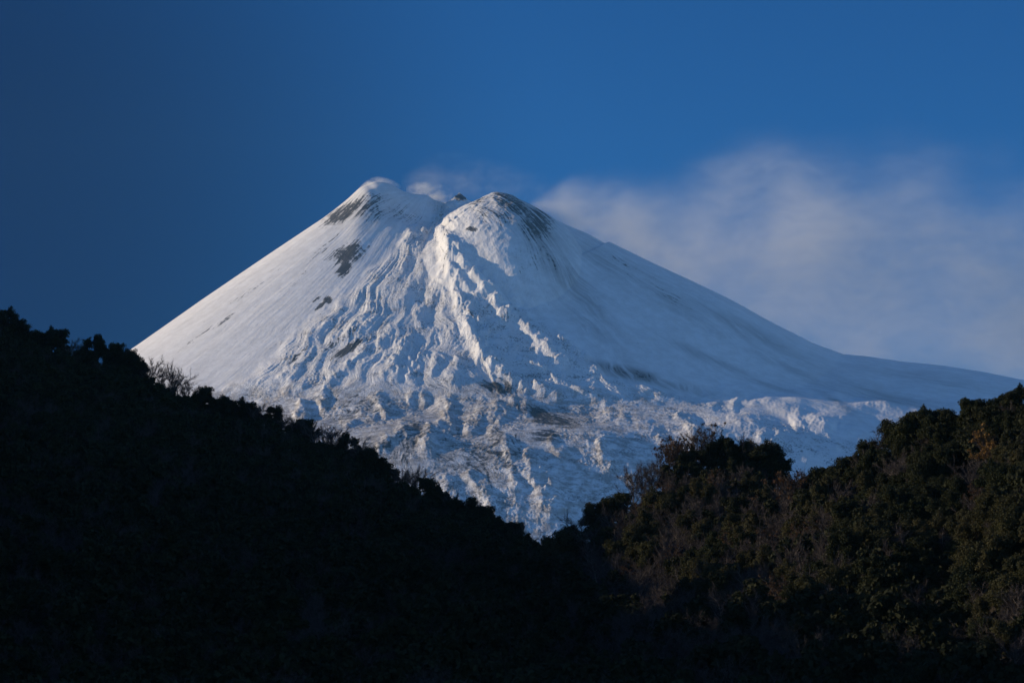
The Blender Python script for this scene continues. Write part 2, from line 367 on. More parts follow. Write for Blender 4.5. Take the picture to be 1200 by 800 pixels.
def snow_material():
    m, n = material('wind_packed_snow')
    tc = n.n('ShaderNodeTexCoord').outputs['Object']
    uv = n.n('ShaderNodeUVMap', uv_map='flow').outputs[0]
    at = lambda k: n.n('ShaderNodeAttribute', attribute_name=k).outputs['Fac']
    rock, rough, low = at('rock'), at('rough'), at('low')
    fl = n.vscale(uv, (1, .09, 1))
    streak = n.noise(fl, 55, 4, .65)               # long thin streaks down the fall line
    streak2 = n.noise(n.vscale(uv, (1, .16, 1)), 16, 4, .6)
    grain = n.noise(tc, .045, 4, .7)
    big = n.noise(tc, .006, 3, .55)
    # rock cover: patches broken up by streaks and grain
    a = n.math('ADD', n.math('MULTIPLY', rock, 1.05), n.math('MULTIPLY', rough, .20))
    a = n.math('ADD', a, n.math('MULTIPLY', n.math('SUBTRACT', streak, .5), 1.7))
    a = n.math('ADD', a, n.math('MULTIPLY', n.math('SUBTRACT', grain, .5), 1.3))
    a = n.math('ADD', a, n.math('MULTIPLY', n.math('SUBTRACT', streak2, .5), .9))
    cover = n.ramp(a, .44, .74)
    b = n.math('ADD', n.math('MULTIPLY', n.math('SUBTRACT', grain, .5), 1.5), n.math('MULTIPLY', n.math('SUBTRACT', big, .5), .9))
    speck = n.math('MULTIPLY', n.ramp(b, .20, .42), n.math('MULTIPLY', rough, .55))
    fineg = n.noise(n.vscale(tc, (1, .6, 1)), .11, 4, .75)
    c_ = n.math('ADD', n.math('MULTIPLY', n.math('SUBTRACT', fineg, .5), 1.6), n.math('MULTIPLY', n.math('SUBTRACT', n.noise(tc, .011, 3, .6), .5), 1.1))
    speck = n.math('MAXIMUM', speck, n.math('MULTIPLY', n.ramp(c_, .07, .32), n.math('MULTIPLY', rough, .75)))
    cover = n.math('MAXIMUM', cover, speck)
    dust = n.math('MULTIPLY', n.ramp(n.noise(tc, .02, 5, .7), .38, .62), n.math('ADD', .16, n.math('MULTIPLY', low, .62)))
    snow = n.mix(n.ramp(streak2, .35, .7), (.86, .85, .85), (.78, .77, .77))
    snow = n.mix(dust, snow, (.33, .29, .26))
    ashf = n.math('MULTIPLY', at('ash'), n.ramp(n.math('ADD', n.math('MULTIPLY', streak, .6), n.math('MULTIPLY', streak2, .4)), .36, .60, .25, .85))
    ashf = n.math('MINIMUM', ashf, .92)
    snow = n.mix(ashf, snow, (.24, .225, .225))
    rk = n.mix(n.ramp(grain, .35, .65), (.015, .016, .020), (.048, .048, .054))
    colr = n.mix(n.math('MULTIPLY', cover, .93), snow, rk)
    fl2 = n.vscale(uv, (1, .3, 1))
    bn = n.math('ADD', n.math('MULTIPLY', n.noise(tc, .13, 3, .7), n.math('ADD', .12, n.math('MULTIPLY', rough, .55))),
                n.math('ADD', n.math('MULTIPLY', streak, .35), n.math('MULTIPLY', n.noise(fl2, 75, 4, .75), n.math('MULTIPLY', rough, 1.1))))
    bump = n.n('ShaderNodeBump', ins={'Strength': .8, 'Distance': 7.0, 'Height': bn})
    p = n.n('ShaderNodeBsdfPrincipled', ins={'Base Color': colr, 'Roughness': .85, 'Specular IOR Level': .12, 'Normal': bump.outputs[0]})
    n.n('ShaderNodeOutputMaterial', ins={'Surface': p.outputs[0]})
    return m

build_mountain()
# ---------------------------------------------------------------- air and steam
def box_mesh(name, lo, hi):
    me = bpy.data.meshes.new(name)
    v = [(x, y, z) for x in (lo[0], hi[0]) for y in (lo[1], hi[1]) for z in (lo[2], hi[2])]
    me.from_pydata(v, [], [(0, 1, 3, 2), (4, 6, 7, 5), (0, 4, 5, 1), (2, 3, 7, 6), (0, 2, 6, 4), (1, 5, 7, 3)])
    o = bpy.data.objects.new(name, me); COL.objects.link(o); return o

def haze():
    o = box_mesh('haze', (-9300, -1500, -92), (9300, 18600, 3300))
    m, n = material('thin_blue_air')
    v = n.n('ShaderNodeVolumePrincipled', ins={'Color': HAZE_COL, 'Density': HAZE_DENS, 'Anisotropy': 0.0})
    n.n('ShaderNodeOutputMaterial', ins={'Volume': v.outputs[0]})
    o.data.materials.append(m)
    tag(o, 'thin blue air between the dark hills and the volcano', 'haze', kind='stuff')
haze()

def ground():
    m, n = material('valley_ground')
    tc = n.n('ShaderNodeTexCoord').outputs['Object']
    c = n.mix(n.noise(tc, .02, 5), (.035, .032, .024), (.05, .05, .03))
    p = n.n('ShaderNodeBsdfPrincipled', ins={'Base Color': c, 'Roughness': .95})
    n.n('ShaderNodeOutputMaterial', ins={'Surface': p.outputs[0]})
    me = bpy.data.meshes.new('ground'); z = -90
    me.from_pydata([(-9200, -1400, z), (9200, -1400, z), (9200, 18500, z), (-9200, 18500, z)], [], [(0, 1, 2, 3)])
    o = bpy.data.objects.new('ground', me); COL.objects.link(o); me.materials.append(m)
    tag(o, 'valley floor below the hills', 'ground', kind='structure')
ground()

def steam_hull(name, stations, mat, ny=26, nseg=None, seed=0):
    """a lofted tube round a list of (x, y, z, ry, rz): the outer skin of a drifting plume"""
    st = np.array(stations, float)
    nx = nseg or 40
    t = np.linspace(0, 1, nx); s = np.linspace(0, 1, len(st))
    P = np.stack([np.interp(t, s, st[:, k]) for k in range(5)], 1)
    k = np.array([.25, .5, .25])
    for _ in range(3):
        Q = np.pad(P, ((1, 1), (0, 0)), 'edge'); P[1:-1] = (Q[:-2]*.25+Q[1:-1]*.5+Q[2:]*.25)[1:-1]
    verts, faces = [], []
    for i in range(nx):
        for j in range(ny):
            a = 2*math.pi*j/ny
            verts.append((P[i, 0], P[i, 1]+P[i, 3]*math.cos(a), P[i, 2]+P[i, 4]*math.sin(a)))
    for i in range(nx-1):
        for j in range(ny):
            faces.append((i*ny+j, i*ny+(j+1) % ny, (i+1)*ny+(j+1) % ny, (i+1)*ny+j))
    faces.append(tuple(range(ny))[::-1]); faces.append(tuple((nx-1)*ny+j for j in range(ny)))
    me = bpy.data.meshes.new(name); me.from_pydata(verts, [], faces)
    import bmesh
    b = bmesh.new(); b.from_mesh(me); bmesh.ops.recalc_face_normals(b, faces=b.faces); b.to_mesh(me); b.free()
    o = bpy.data.objects.new(name, me); COL.objects.link(o); me.materials.append(mat)
    return o, P

def curve_fac(n, x, pts):        # a float curve through (position 0..1, value 0..1) points
    nd = n.n('ShaderNodeFloatCurve', ins={'Value': x})
    c = nd.mapping.curves[0]
    while len(c.points) > 2: c.points.remove(c.points[1])
    c.points[0].location = pts[0]; c.points[-1].location = pts[-1]
    for p in pts[1:-1]: c.points.new(*p)
    nd.mapping.update()
    return nd.outputs[0]

def steam_material(name, P, dens, scale, lo, hi, dens_curve, stretch=(.6, 1, 1), power=1.0, aniso=.2, topsoft=.0):
    m, n = material(name)
    pos = n.n('ShaderNodeNewGeometry').outputs['Position']
    sp = n.n('ShaderNodeSeparateXYZ', ins={0: pos})
    x0, x1 = P[0, 0], P[-1, 0]
    t = n.math('DIVIDE', n.math('SUBTRACT', sp.outputs[0], x0), x1-x0, clamp=True)
    idx = np.linspace(0, len(P)-1, 9).astype(int); tx = (P[idx, 0]-x0)/(x1-x0)
    def follow(k):
        a, b = P[:, k].min()-1, P[:, k].max()+1
        f = curve_fac(n, t, [(float(tx[i]), float((P[idx[i], k]-a)/(b-a))) for i in range(9)])
        return n.math('MULTIPLY_ADD', f, float(b-a), float(a))
    dy = n.math('DIVIDE', n.math('SUBTRACT', sp.outputs[1], follow(1)), follow(3))
    dz = n.math('DIVIDE', n.math('SUBTRACT', sp.outputs[2], follow(2)), follow(4))
    e = n.math('SQRT', n.math('ADD', n.math('MULTIPLY', dy, dy), n.math('MULTIPLY', dz, dz)))
    warp = n.n('ShaderNodeTexNoise', ins={'Vector': pos, 'Scale': scale*.6, 'Detail': 2})
    wv = n.n('ShaderNodeVectorMath', operation='MULTIPLY_ADD', ins={0: warp.outputs['Color'], 1: (.7/scale,)*3, 2: pos})
    nz = n.noise(n.vscale(wv.outputs[0], stretch), scale, 5, .62)
    nz2 = n.noise(n.vscale(pos, (.7, 1, 1)), scale*.33, 2, .5)
    edge = n.math('SUBTRACT', 1.0, n.math('ADD', e, n.math('MULTIPLY', n.math('SUBTRACT', nz2, .5), 1.3)))
    body = n.ramp(edge, -.02, .85)
    wisp = n.noise(n.vscale(wv.outputs[0], (.5, 1, 1.1)), scale*3.1, 4, .6)
    f = n.math('MULTIPLY', n.math('POWER', body, power), n.math('MULTIPLY', n.ramp(nz, lo, hi), n.ramp(wisp, .22, .72, .35, 1.3)))
    # no density may survive at the skin itself
    f = n.math('MULTIPLY', f, n.ramp(e, .99, .72))
    f = n.math('MULTIPLY', f, curve_fac(n, t, dens_curve))
    v = n.n('ShaderNodeVolumePrincipled', ins={'Color': (.97, .96, .95, 1), 'Density': n.math('MULTIPLY', f, dens), 'Anisotropy': aniso})
    n.n('ShaderNodeOutputMaterial', ins={'Volume': v.outputs[0]})
    return m

def at(u, v, Y):
    return side_tan(u, v)*Y, Y, zrow(v, Y)

def steam():
    # the big plume: boils out beside the right summit and drifts away behind the right flank
    Y0 = 15060
    def st(u, vt, vb, Y, ry):
        x, y, zt = at(u, vt, Y); zb = at(u, vb, Y)[2]
        return (x, y, (zt+zb)/2, ry, (zt-zb)/2)
    s = [st(612, 240, 262, 14970, 70), st(640, 214, 284, 15030, 120), st(690, 186, 350, 15200, 240), st(760, 158, 430, 15400, 360), st(850, 140, 510, 15620, 460),
         st(960, 122, 560, 15800, 540), st(1080, 108, 590, 15950, 600), st(1220, 100, 610, 16050, 640), st(1360, 100, 620, 16150, 660)]
    mat = bpy.data.materials.new('tmp')
    o, P = steam_hull('steam_plume', s, mat)
    o.data.materials.clear()
    o.data.materials.append(steam_material('drifting_steam', P, PLUME_DENS, .0042, .20, .68, [(0, .62), (.03, .68), (.07, .52), (.13, .32), (.25, .17), (.5, .125), (1, .12)], (.45, 1, .8), power=2.1, aniso=0.0))
    tag(o, 'long pale steam plume drifting right behind the right summit and flank', 'steam plume', kind='stuff')
    # small puff hugging the left summit
    s = [st(414, 226, 238, 14985, 30), st(426, 213, 231, 14990, 42), st(438, 205, 226, 15000, 46), st(450, 206, 224, 15010, 44), st(462, 210, 224, 15010, 30), st(470, 216, 224, 15010, 12)]
    o, P = steam_hull('steam_puff', s, bpy.data.materials.new('tmp2'), 16, 24); o.data.materials.clear()
    o.data.materials.append(steam_material('summit_steam', P, .05, .024, .36, .62, [(0, .3), (.3, .9), (.6, 1), (1, .3)], (.7, 1, 1)))
    tag(o, 'small white puff clinging to the left summit crest', 'steam puff', kind='stuff')
    # puff and veil rising between the two summits
    s = [st(476, 216, 232, 15080, 20), st(492, 210, 236, 15100, 60), st(508, 211, 242, 15110, 70), st(524, 216, 248, 15120, 50), st(534, 226, 248, 15120, 20)]
    o, P = steam_hull('steam_puff', s, bpy.data.materials.new('tmp3'), 16, 24); o.data.materials.clear()
    o.data.materials.append(steam_material('crater_steam', P, .034, .020, .40, .68, [(0, .4), (.4, 1), (.7, .7), (1, .2)], (.7, 1, 1)))
    tag(o, 'low white puff rising behind the crest between both summits', 'steam puff', kind='stuff')
    s = [st(470, 200, 236, 15250, 40), st(500, 176, 246, 15260, 110), st(540, 170, 250, 15280, 140), st(590, 180, 250, 15300, 130), st(640, 196, 256, 15320, 100), st(680, 205, 262, 15340, 60)]
    o, P = steam_hull('steam_veil', s, bpy.data.materials.new('tmp4'), 16, 24); o.data.materials.clear()
    o.data.materials.append(steam_material('thin_steam', P, .0028, .007, .34, .68, [(0, .3), (.3, 1), (.6, .6), (1, .3)], (.6, 1, .8)))
    tag(o, 'faint thin veil of steam above the saddle between the summits', 'steam veil', kind='stuff')
    # thin mist dragged down over the shaded right flank
    s = [st(632, 246, 300, 14800, 120), st(690, 262, 380, 14620, 260), st(760, 296, 430, 14500, 360), st(860, 340, 462, 14420, 420), st(980, 384, 490, 14380, 440), st(1110, 404, 510, 14350, 440), st(1260, 420, 530, 14320, 400)]
    o, P = steam_hull('mist', s, bpy.data.materials.new('tmp5'), 18, 30); o.data.materials.clear()
    o.data.materials.append(steam_material('flank_mist', P, .0011, .0045, .28, .66, [(0, .8), (.1, 1), (.5, .8), (1, .6)], (.5, 1, 1), aniso=0.0))
    tag(o, 'thin blue mist hanging over the shaded right flank', 'mist', kind='stuff')
    for mm in [mm for mm in bpy.data.materials if mm.name.startswith('tmp')]: bpy.data.materials.remove(mm)
steam()
# ---------------------------------------------------------------- hills
def ridge_v(u, pts): return np.interp(u, [p[0] for p in pts], [p[1] for p in pts])
# tree-top lines seen against the snow and sky (photo pixels); the ground lies a tree height below
LEFT_SKY = [(-700, 60), (-300, 240), (0, 372), (20, 380), (40, 392), (66, 396), (90, 408), (112, 408), (140, 416), (160, 428), (200, 446), (240, 468), (270, 478), (310, 482), (345, 498), (395, 516),
            (430, 540), (470, 562), (510, 580), (540, 594), (580, 612), (610, 630), (636, 645), (700, 672), (800, 715), (1000, 790)]
REAR_SKY = [(600, 700), (640, 656), (660, 632), (690, 604), (720, 588), (740, 566), (770, 548), (800, 530), (830, 522), (860, 522), (890, 532), (915, 548), (940, 566), (980, 590), (1100, 640), (1300, 700)]
RIGHT_SKY = [(600, 790), (680, 730), (740, 690), (800, 645), (860, 604), (900, 580), (930, 566), (955, 556), (985, 545), (1005, 535), (1030, 515), (1050, 504), (1080, 490), (1110, 488), (1140, 480), (1170, 468), (1200, 458), (1300, 410), (1600, 250), (2000, 150)]

def hill_z_left(a, Y):
    u = 600+a/PX*.995
    Yr = np.interp(u, [-700, 0, 640, 1000], [1240, 1150, 1000, 950])
    th = np.interp(u, [-300, 0, 300, 640], [8, 8, 7.0, 6.5])
    vr = soft_interp(u, [p[0] for p in LEFT_SKY], [p[1] for p in LEFT_SKY], 12)
    zr = zrow(vr, Yr)-th
    f = np.clip((Y-420)/(Yr-420), 0, 1)
    zb = -14+np.clip(-u, 0, 900)*.03*smooth(300, 430, Y)-10*smooth(430, 300, Y)
    fold = np.where(u < 900, 1, 0)*(4*perlin(a*26, Y/170., 91)+2*perlin(a*60, Y/80., 92))*np.sin(np.pi*f)
    z = zb+(zr-zb)*(f**1.12)+fold
    # unseen steeper slope added out to the left to shade the valley
    shade_bank = smooth(-60, -520, u)*smooth(330, 460, Y)*smooth(1050, 800, Y)
    z = np.maximum(z, -14+shade_bank*(62+10*smooth(500, 600, Y)+9*perlin(Y/45., a*3, 93)+5*perlin(Y/17., a*3, 94)))
    return np.where(Y > Yr, zr-(Y-Yr)*.42, z)

def hill_z_rear(a, Y):
    u = 600+a/PX*.995
    Yr = np.interp(u, [600, 720, 830, 940, 1200], [735, 770, 800, 790, 760])
    vr = soft_interp(u, [p[0] for p in REAR_SKY], [p[1] for p in REAR_SKY], 12)
    zr = zrow(vr, Yr)-6.8
    f = np.clip((Y-560)/(Yr-560), 0, 1)
    z = -16+(zr+16)*f**.92
    return np.where(Y > Yr, zr-(Y-Yr)*.5, z)

def hill_z_right(a, Y):
    u = 600+a/PX*.995
    Yr = np.interp(u, [600, 800, 900, 1000, 1100, 1200, 1600], [640, 672, 690, 680, 660, 640, 560])
    vr = soft_interp(u, [p[0] for p in RIGHT_SKY], [p[1] for p in RIGHT_SKY], 12)
    zr = zrow(vr, Yr)-6.6
    f = np.clip((Y-430)/(Yr-430), 0, 1)
    zb = np.interp(u, [600, 1200, 1700], [-20, -14, 20]); zb = -24+(zb+24)*smooth(300, 430, Y)
    z = zb+(zr-zb)*f**.95
    # the gully, and the near spur that closes it on the right
    g = np.exp(-((u-(1105-60*(f-.5)))/42.)**2)*np.sin(np.pi*np.clip(f*1.02, 0, 1))
    z = z-7.5*g
    sp = np.exp(-((u-1230)/95.)**2)*np.exp(-((Y-505)/34.)**2)
    z = z+10.*sp
    z = z+(2.2*perlin(a*60, Y/60., 95)+1.2*perlin(a*130, Y/30., 96))*np.sin(np.pi*f)
    return np.where(Y > Yr, zr-(Y-Yr)*.45, z)

def build_hill(name, fn, a0, a1, Y0, Y1, label, mat, na=260, ny=260):
    A, Y = np.meshgrid(np.linspace(a0, a1, na), np.linspace(Y0, Y1, ny))
    Z = fn(A, Y); Z = np.maximum(Z, -89.)+.35*perlin(A*Y/5., Y/5., 97)
    o = grid_mesh(name, A*Y, Y, Z, mat=mat); tag(o, label, 'hill', kind='structure'); return o

def soil_material():
    m, n = material('leaf_litter')
    tc = n.n('ShaderNodeTexCoord').outputs['Object']
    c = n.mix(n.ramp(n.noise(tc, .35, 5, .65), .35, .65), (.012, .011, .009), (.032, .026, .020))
    p = n.n('ShaderNodeBsdfPrincipled', ins={'Base Color': c, 'Roughness': .95, 'Specular IOR Level': .1})
    n.n('ShaderNodeOutputMaterial', ins={'Surface': p.outputs[0]})
    return m
SOIL = soil_material()
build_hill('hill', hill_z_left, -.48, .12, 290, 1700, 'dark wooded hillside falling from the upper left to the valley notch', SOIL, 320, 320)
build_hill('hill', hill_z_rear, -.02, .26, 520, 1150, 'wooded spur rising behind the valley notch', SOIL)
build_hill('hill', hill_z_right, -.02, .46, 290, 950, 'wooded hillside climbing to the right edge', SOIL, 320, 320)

# ---------------------------------------------------------------- trees
def bark_material(name, c0, c1):
    m, n = material(name)
    tc = n.n('ShaderNodeTexCoord').outputs['Object']
    c = n.mix(n.ramp(n.noise(n.vscale(tc, (1, 1, .25)), 2.2, 4, .6), .35, .65), c0, c1)
    p = n.n('ShaderNodeBsdfPrincipled', ins={'Base Color': c, 'Roughness': .9, 'Specular IOR Level': .15})
    n.n('ShaderNodeOutputMaterial', ins={'Surface': p.outputs[0]})
    return m
def leaf_material(name, cols):
    m, n = material(name)
    v = n.n('ShaderNodeAttribute', attribute_name='shade').outputs['Fac']
    ri = n.n('ShaderNodeObjectInfo').outputs['Random']
    tc = n.n('ShaderNodeTexCoord').outputs['Object']
    f = n.math('ADD', n.math('MULTIPLY', v, .8), n.math('MULTIPLY', n.math('SUBTRACT', n.noise(tc, .8, 2), .5), .7), clamp=True)
    c = n.mix(f, cols[0], cols[1])
    c = n.mix(n.math('MULTIPLY', ri, .75), c, cols[2])
    p = n.n('ShaderNodeBsdfPrincipled', ins={'Base Color': c, 'Roughness': .75, 'Specular IOR Level': .12})
    tr = n.n('ShaderNodeBsdfTranslucent', ins={'Color': c})
    ms = n.n('ShaderNodeMixShader', ins={0: .18, 1: p.outputs[0], 2: tr.outputs[0]})
    n.n('ShaderNodeOutputMaterial', ins={'Surface': ms.outputs[0]})
    return m
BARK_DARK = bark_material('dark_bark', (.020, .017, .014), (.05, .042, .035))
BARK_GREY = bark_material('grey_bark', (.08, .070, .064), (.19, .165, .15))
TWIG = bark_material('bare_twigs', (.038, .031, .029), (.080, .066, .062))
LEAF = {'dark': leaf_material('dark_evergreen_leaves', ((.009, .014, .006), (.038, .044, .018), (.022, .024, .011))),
        'olive': leaf_material('olive_leaves', ((.018, .021, .009), (.066, .064, .027), (.046, .041, .019))),
        'rust': leaf_material('withered_leaves', ((.040, .022, .012), (.095, .050, .024), (.07, .045, .026))),
        'gold': leaf_material('autumn_leaves', ((.11, .060, .020), (.26, .15, .045), (.18, .105, .036)))}

class Buf:
    def __init__(s): s.v, s.f, s.sh, s.n = [], [], [], 0
    def add(s, v, f, sh=None):
        v = np.asarray(v, np.float32); s.v.append(v); s.f.append(np.asarray(f, np.int32)+s.n); s.n += len(v)
        s.sh.append(np.zeros(len(v), np.float32) if sh is None else np.asarray(sh, np.float32))
    def mesh(s, name, mat, smooth_=False):
        me = bpy.data.meshes.new(name); V = np.concatenate(s.v); F = np.concatenate(s.f)
        k = F.shape[1]; me.vertices.add(len(V)); me.vertices.foreach_set('co', V.reshape(-1))
        me.loops.add(F.size); me.loops.foreach_set('vertex_index', F.reshape(-1))
        me.polygons.add(len(F)); me.polygons.foreach_set('loop_start', np.arange(0, F.size, k, dtype=np.int32))
        if smooth_: me.polygons.foreach_set('use_smooth', np.ones(len(F), bool))
        at_ = me.attributes.new('shade', 'FLOAT', 'POINT'); at_.data.foreach_set('value', np.concatenate(s.sh))
        me.update(calc_edges=True); me.materials.append(mat); return me
RNG = np.random.RandomState(3)
def tube(buf, pts, rad, k=5):
    pts = np.asarray(pts, float); n = len(pts); vs_ = []
    for i in range(n):
        d = pts[min(i+1, n-1)]-pts[max(i-1, 0)]; d = d/(np.linalg.norm(d)+1e-9)
        h = np.cross(d, (0.3, .9, .2)); h /= np.linalg.norm(h)+1e-9; g = np.cross(d, h)
        for j in range(k):
            a = 2*math.pi*j/k; vs_.append(pts[i]+rad[i]*(math.cos(a)*h+math.sin(a)*g))
    f = [(i*k+j, i*k+(j+1) % k, (i+1)*k+(j+1) % k, (i+1)*k+j) for i in range(n-1) for j in range(k)]
    buf.add(vs_, f)
def bent(p, d, L, n=4, wob=.12, up=.0):
    pts = [np.array(p, float)]; d = np.array(d, float); d /= np.linalg.norm(d)
    for i in range(n):
        d = d+RNG.normal(0, wob, 3)+np.array((0, 0, up)); d /= np.linalg.norm(d); pts.append(pts[-1]+d*L/n)
    return np.array(pts), d
def leaves(buf, C, N, R, size, out, flat=.5):
    """N leaf-clump faces scattered in an uneven shell of radius R round C"""
    d = RNG.normal(0, 1, (N, 3)); d /= np.linalg.norm(d, axis=1)[:, None]
    d[:, 2] = np.where(d[:, 2] < -.45, -d[:, 2], d[:, 2])
    rr = RNG.rand(N)**.33*(.55+.45*RNG.rand(N)**.4)
    bump = 1+.28*np.sin(d[:, 0]*4.1+C[0]*3)*np.sin(d[:, 1]*3.7+C[1]*2)+.22*np.sin(d[:, 2]*6+C[2]*5)
    P = C+d*np.asarray(R)*(rr*bump)[:, None]
    nrm = d*out+RNG.normal(0, .55, (N, 3)); nrm /= np.linalg.norm(nrm, axis=1)[:, None]
    t1 = np.cross(nrm, RNG.normal(0, 1, (N, 3))); t1 /= np.linalg.norm(t1, axis=1)[:, None]; t2 = np.cross(nrm, t1)
    s1 = size*(.55+.9*RNG.rand(N))[:, None]; s2 = s1*(.45+.4*RNG.rand(N))[:, None]
    q = np.stack([P-t1*s1, P-t2*s2+nrm*s2*.25, P+t1*s1*.9, P+t2*s2], 1).reshape(-1, 3)
    f = np.arange(N*4).reshape(N, 4)
    sh = np.repeat(RNG.rand(N)*.7+.3*RNG.rand(), 4)
    buf.add(q, f, sh)

def evergreen(h, wdt, nl, dens, size=.30, conic=0.0, seed=0):
    global RNG
    RNG = np.random.RandomState(seed)
    tr, cr = Buf(), Buf()
    pts, d = bent((0, 0, -.8), (RNG.normal(0, .06), RNG.normal(0, .06), 1), h*.82, 6, .05)
    tube(tr, pts, np.linspace(.26, .05, 7)*h/8, 6)
    for i in range(nl):
        fz = .18+.78*(i+RNG.rand()*.9)/nl
        prof = (1-conic)*math.sqrt(max(.06, 1-((fz-.48)/.56)**2))+conic*(1.05-fz)
        a = RNG.rand()*6.283; rad = wdt*.5*prof*(.35+.65*RNG.rand())
        c = np.array((math.cos(a)*rad, math.sin(a)*rad, fz*h))
        base = pts[min(5, max(1, int(fz*5)))]
        lp, _ = bent(base, c-base, np.linalg.norm(c-base), 3, .1); tube(tr, lp, np.linspace(.08, .02, 4)*h/8, 4)
        R = wdt*(.17+.13*RNG.rand())*np.array((1, 1, .8+.3*RNG.rand()))
        leaves(cr, c, int(dens*(R[0]*R[1])/1.2), R, size, .9)
        for _ in range(3):                       # ragged sprays breaking the outline
            e = RNG.normal(0, 1, 3); e[2] = abs(e[2]); e /= np.linalg.norm(e)
            leaves(cr, c+e*R*.95, int(dens*.07), R*.30, size*.8, .4)
    return tr, cr

def bare(h, wdt, seed, twigs=1400, fan=.55, leafy=0, leafkind=None):
    global RNG
    RNG = np.random.RandomState(seed)
    tr, tw, lf = Buf(), Buf(), Buf()
    pts, d = bent((0, 0, -.8), (RNG.normal(0, .08), RNG.normal(0, .08), 1), h*.9, 7, .06)
    tube(tr, pts, np.linspace(.21, .04, 8)*h/8, 6)
    ends = []
    nb = 11
    for i in range(nb):
        k = 2+int(i*5/nb); b = pts[k]; a = i*2.4+RNG.rand()
        L = wdt*(.34+.25*RNG.rand())*(1.15-.5*i/nb)
        lp, ld = bent(b, (math.cos(a)*fan, math.sin(a)*fan, .45+.45*RNG.rand()), L*1.15, 4, .13, .03); tube(tr, lp, np.linspace(.075, .025, 5)*h/8, 4)
        for q in range(7):
            s_ = lp[1+q % 4]; dd = ld+RNG.normal(0, .7, 3); dd[2] += .1
            bp, bd = bent(s_, dd, L*(.35+.3*RNG.rand()), 3, .18, .03); tube(tr, bp, np.linspace(.03, .012, 4)*h/8, 3)
            ends.append((bp, bd))
    ne = len(ends); per = max(1, twigs//ne); Q, SH = [], []
    for bp, bd in ends:
        for _ in range(per):
            t = RNG.rand()*2.98; i = int(t); p = bp[i]+(bp[i+1]-bp[i])*(t-i)
            dd = bd+RNG.normal(0, .65, 3); dd[2] += .25; dd /= np.linalg.norm(dd)
            L = .35+.75*RNG.rand(); e = p+dd*L; m_ = (p+e)/2+RNG.normal(0, .05, 3)
            sd = np.cross(dd, RNG.normal(0, 1, 3)); sd /= np.linalg.norm(sd); w0 = .020
            Q += [p-sd*w0, p+sd*w0, m_+sd*w0*.8, m_-sd*w0*.8, m_-sd*w0*.8, m_+sd*w0*.8, e+sd*w0*.35, e-sd*w0*.35]
            SH += [RNG.rand()]*8
    Q = np.array(Q); tw.add(Q, np.arange(len(Q)).reshape(-1, 4), SH)
    if leafy:
        for bp, bd in ends:
            c = bp[-1]
            if c[2] > h*.45: leaves(lf, c, leafy, np.array((.6, .6, .5)), .17, .3)
    return tr, tw, (lf if leafy else None)

PROTO = {}
def make_protos():
    kinds = []
    for i, (h, w_, nl, cn) in enumerate([(8.0, 8.2, 15, 0), (7.2, 7.0, 13, 0), (9.0, 6.6, 16, .25), (6.4, 7.6, 12, 0), (8.6, 5.4, 15, .45), (7.0, 9.2, 17, 0)]):
        tr, cr = evergreen(h, w_, nl, 620, .165, cn, 40+i)
        t = tr.mesh('trunk', BARK_DARK, True)
        PROTO['evergreen_tree', i] = (t, [('crown', cr.mesh('crown', LEAF['dark']))], h, w_)
        c2 = cr.mesh('crown', LEAF['olive']); PROTO['leafy_tree', i] = (t, [('crown', c2)], h, w_)
    for i, (h, w_, fan) in enumerate([(8.2, 7.2, .6), (7.0, 6.8, .75), (9.0, 6.0, .42), (6.2, 6.4, .85), (7.6, 8.2, .8)]):
        tr, tw, _ = bare(h, w_, 70+i, 2300, fan)
        PROTO['bare_tree', i] = (tr.mesh('trunk', BARK_GREY, True), [('twigs', tw.mesh('twigs', TWIG))], h, w_)
        tr, tw, lf = bare(h*.9, w_, 90+i, 1300, fan, 16, 'rust')
        PROTO['withered_tree', i] = (tr.mesh('trunk', BARK_GREY, True), [('twigs', tw.mesh('twigs', TWIG)), ('crown', lf.mesh('crown', LEAF['rust']))], h*.9, w_)
    tr, tw, lf = bare(8.2, 7.0, 120, 1700, .6, 24)
    PROTO['autumn_tree', 0] = (tr.mesh('trunk', BARK_GREY, True), [('twigs', tw.mesh('twigs', TWIG)), ('crown', lf.mesh('crown', LEAF['gold']))], 8.2, 7.0)
make_protos()

def plant(kind, i, x, y, z, sc, rz, sz=1.0):
    t, parts, h, w_ = PROTO[kind, i]
    e = bpy.data.objects.new(kind, None); COL.objects.link(e); e.location = (x, y, z); e.scale = (sc, sc, sc*sz); e.rotation_euler = (0, 0, rz); e.empty_display_size = .5
    for nm, me in [('trunk', t)]+parts:
        o = bpy.data.objects.new(nm, me); COL.objects.link(o); o.parent = e
    return e
# ---------------------------------------------------------------- planting
def top_ground(a, Y):
    z = np.stack([hill_z_left(a, Y), hill_z_rear(a, Y), hill_z_right(a, Y)])
    return z.max(0), z.argmax(0)

